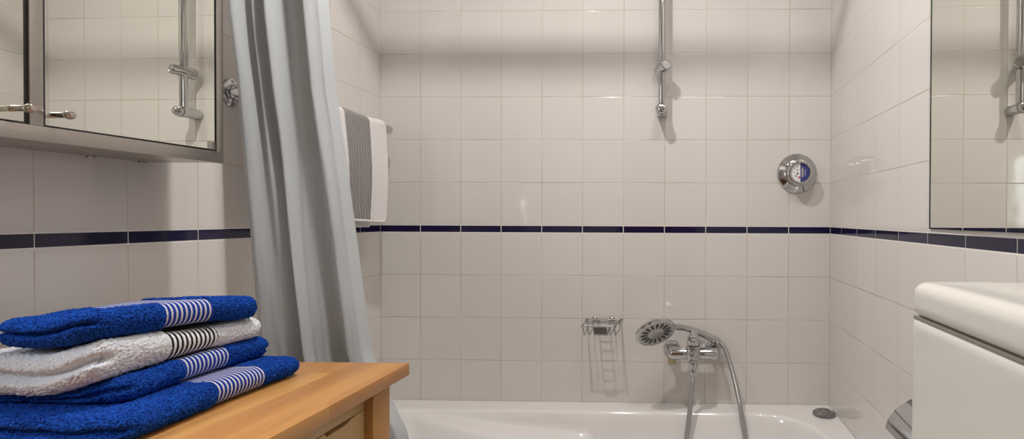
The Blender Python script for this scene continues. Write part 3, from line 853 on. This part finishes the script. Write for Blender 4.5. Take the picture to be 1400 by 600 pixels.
# ---------------------------------------------------------------- hand shower and hose
def make_handset():
    c = Vector((-.078, 1.716, .867))
    root = thing('hand_shower', 'round chrome hand shower lying across the mixer tap', 'hand shower', tuple(c))
    n = Vector((.32, -.68, -.66)).normalized()
    M = axes(c - n * .006, n, (1, 0, .4))
    R = .0695
    part('head_shell', lathe(bmesh.new(), [(0, -.022), (.02, -.0215), (.042, -.016), (.058, -.007), (R - .002, .0), (R, .004), (R, .009), (R - .003, .0125), (R - .007, .013)], M, 64), CHROME, root, 40)
    fc = part('spray_face', lathe(bmesh.new(), [(0, .0155), (.018, .0152), (.0215, .0135), (.024, .0125), (R - .007, .0128), (R - .0065, .0105)], M, 64), plain('satin_grey_face', (.46, .455, .44, 1), .3, .75), root, 40)
    pet = plain('dark_petal_slot', (.045, .045, .045, 1), .35)
    for k in range(16):
        a = 2 * PI * k / 16; b = bmesh.new()
        lo, hi = [], []
        for q in range(18):
            t = 2 * PI * q / 18; rr = .0405 + .0135 * math.cos(t); tt = .0052 * math.sin(t) * (1 + .25 * math.cos(t))
            p = Vector((rr * math.cos(a) - tt * math.sin(a), rr * math.sin(a) + tt * math.cos(a), .0128)); 
            hi.append(b.verts.new(M @ (p + Vector((0, 0, .0009))))); lo.append(b.verts.new(M @ (p - Vector((0, 0, .001)))))
        b.faces.new(hi); b.faces.new(lo[::-1])
        for q in range(18): b.faces.new((lo[q], lo[(q + 1) % 18], hi[(q + 1) % 18], hi[q]))
        part('petal', b, pet, fc, 30)
    b = bmesh.new()
    for rr, cnt in ((.005, 6), (.0105, 12), (.016, 18)):
        for q in range(cnt):
            a = 2 * PI * q / cnt
            lathe(b, [(0, .0168), (.0009, .0166), (.0012, .0145)], M @ Matrix.Translation((rr * math.cos(a), rr * math.sin(a), 0)), 6)
    part('nozzles', b, plain('grey_silicone', (.25, .25, .24, 1), .6), fc)
    b = bmesh.new()
    P = catmull([c - n * .012 + Vector((.02, .012, .008)), (-.012, 1.768, .874), (.03, 1.806, .860), (.078, 1.824, .840), (.124, 1.830, .818)], .004)
    N = len(P)
    tube(b, P, lambda i, m: (.0140 - .0030 * sstep(0, m * .25, i)) + .0020 * sstep(m * .5, m * .9, i), 22)
    part('handle', b, CHROME, root, 60)
    e = Vector((.124, 1.830, .818)); d = (e - Vector((.078, 1.824, .840))).normalized()
    part('hose_nut', lathe(bmesh.new(), [(0, 0), (.0135, 0), (.0138, .002), (.0120, .022), (.0100, .025), (0, .025)], axes(e - d * .004, d), 20), CHROME, root)
    return e + d * .018
e = make_handset()
def make_hose():
    P = [e, e + Vector((.010, -.001, -.007)), (.1640, 1.829, .785), (.182, 1.818, .735), (.1985, 1.795, .670), (.2095, 1.768, .612), (.2205, 1.757, .55), (.230, 1.753, .49), (.236, 1.735, .40), (.22, 1.70, .28), (.16, 1.64, .225),
         (.09, 1.66, .24), (.035, 1.71, .33), (.022, 1.735, .42), (.0275, 1.742, .50), (.037, 1.747, .58), (.0455, 1.755, .66), (.0492, 1.7625, .702), (.0495, 1.7635, .712)]
    pts = catmull(P, .0014)
    b = tube(bmesh.new(), pts, lambda i, n: .0084 + (.0004, .0004, -.0013)[i % 3], 14)
    t = NT('flex_steel'); t.b.inputs['Base Color'].default_value = (.45, .45, .45, 1); t.b.inputs['Metallic'].default_value = 1; t.b.inputs['Roughness'].default_value = .3
    root = thing('shower_hose', 'ribbed steel shower hose looping from the mixer down into the tub', 'shower hose', (.13, 1.66, .22))
    part('ribbed_sleeve', b, t.m, root, 180)
    part('end_nut', cyl(bmesh.new(), (.0495, 1.7625, .706), (.0498, 1.7632, .7325), .0095, .0085), CHROME, root)
make_hose()

# ---------------------------------------------------------------- cistern on the right wall
def rounded_block(lo, hi, r, crown=0, st=.006):
    bm = bmesh.new()
    bmesh.ops.create_cube(bm, size=2)
    bmesh.ops.subdivide_edges(bm, edges=bm.edges[:], cuts=23, use_grid_fill=True)
    c = [(lo[i] + hi[i]) / 2 for i in range(3)]; h = [(hi[i] - lo[i]) / 2 for i in range(3)]
    for v in bm.verts:
        u = []
        for i in range(3):   # concentrate verts near the edges
            a = v.co[i]; u.append(math.copysign(abs(math.sin(a * PI / 2)) ** 1.0, a) * h[i])
        p = Vector(u); q = Vector([max(-h[i] + r, min(h[i] - r, p[i])) for i in range(3)]); n = p - q
        if n.length > 1e-9:
            n.normalize(); p = q + n * r
        if crown and p.z > 0: p.z += crown * (1 - (p.x / h[0]) ** 2) * (1 - (p.y / h[1]) ** 4)
        v.co = Vector((p.x + c[0], p.y + c[1], p.z + c[2]))
    return bm
def make_cistern():
    root = thing('toilet_cistern', 'white plastic toilet cistern with rounded lid on the right wall', 'toilet cistern', (.45, .62, .72))
    y0, y1 = .43, .8093
    part('tank', rounded_block((.3605, y0 + .002, .72), (XR + .0004, y1 - .001, 1.0975), .010), PLASTIC, root, 180)
    part('seam', box(bmesh.new(), (.3635, y0 + .006, 1.0955), (XR - .004, y1 - .004, 1.1005), .0005), PLASTIC_D, root)
    part('lid', rounded_block((.3595, y0, 1.0995), (XR + .0004, y1, 1.1535), .0185, .0030), PLASTIC, root, 180)
    part('flush_button', lathe(bmesh.new(), [(0, .0045), (.016, .0042), (.019, .002), (.019, -.004)], Matrix.Translation((.45, .60, 1.1570)), 36), CHROME, root)
    return root
make_cistern()

# ---------------------------------------------------------------- toilet paper holder
def make_holder():
    root = thing('paper_holder', 'curved chrome toilet paper holder half hidden behind the cistern', 'toilet paper holder', (XR, .93, .85))
    P = [(.5435, .916), (.52, .9165), (.49, .914), (.468, .9095), (.450, .9035), (.434, .895), (.4185, .8835), (.4075, .8695), (.4015, .8575), (.3985, .8465)]
    pp = [Vector((a, 0, b)) for a, b in P]; pp = catmull(pp, .003)
    bm = bmesh.new(); y0, y1 = .865, .998; th = .0022; N = len(pp); rows = []
    for i, p in enumerate(pp):
        d = (pp[min(i + 1, N - 1)] - pp[max(0, i - 1)]).normalized(); nn = Vector((-d.z, 0, d.x))
        if nn.z < 0 and i < 3: nn = -nn
        q = p - Vector((d.z, 0, -d.x)) * -th if False else p + Vector((.7, 0, -.7)) * th
        rows.append([bm.verts.new((p.x, y0, p.z)), bm.verts.new((p.x, y1, p.z)), bm.verts.new((q.x, y1, q.z)), bm.verts.new((q.x, y0, q.z))])
    for a, b in zip(rows, rows[1:]):
        for k in range(4): bm.faces.new((a[k], a[(k + 1) % 4], b[(k + 1) % 4], b[k]))
    bm.faces.new(rows[0]); bm.faces.new(rows[-1][::-1])
    part('cover_flap', bm, CHROME, root, 40)
    part('wall_plate', box(bmesh.new(), (XR - .004, .865, .80), (XR + .0004, .998, .93), .001), CHROME, root)
    part('roll_arm', tube(bmesh.new(), catmull([(XR - .003, .99, .86), (.49, .99, .845), (.465, .985, .835), (.463, .96, .833), (.463, .88, .833)], .006), .004, 12), CHROME, root, 60)
    return root
make_holder()

# ---------------------------------------------------------------- camera, world, view
cam = bpy.data.cameras.new('camera'); co = bpy.data.objects.new('camera', cam); COL.objects.link(co)
F, CX, CY = 702.626, 910.985, 303.712
yaw, pitch, roll = .02522, .00866, .00379
Bm_ = Matrix(((1, 0, 0), (0, 0, -1), (0, 1, 0)))
Y_ = Matrix(((math.cos(yaw), 0, math.sin(yaw)), (0, 1, 0), (-math.sin(yaw), 0, math.cos(yaw))))
P_ = Matrix(((1, 0, 0), (0, math.cos(pitch), -math.sin(pitch)), (0, math.sin(pitch), math.cos(pitch))))
Q_ = Matrix(((math.cos(roll), -math.sin(roll), 0), (math.sin(roll), math.cos(roll), 0), (0, 0, 1)))
Rm = Q_ @ P_ @ Y_ @ Bm_
W = Matrix((Rm[0], -Rm[1], -Rm[2])).transposed().to_4x4(); W.translation = CAM
co.matrix_world = W
cam.sensor_fit = 'HORIZONTAL'; cam.sensor_width = 36; cam.lens = F / 1400 * 36
cam.shift_x = (700 - CX) / 1400; cam.shift_y = (CY - 300) / 1400
cam.clip_start = .02
SC.camera = co
w = bpy.data.worlds.new('world'); SC.world = w; w.use_nodes = True
w.node_tree.nodes['Background'].inputs[0].default_value = (.02, .02, .02, 1)
SC.view_settings.view_transform = 'Standard'; SC.view_settings.look = 'None'; SC.view_settings.gamma = 1
SC.view_settings.use_curve_mapping = False
SC.view_settings.exposure = 0.42
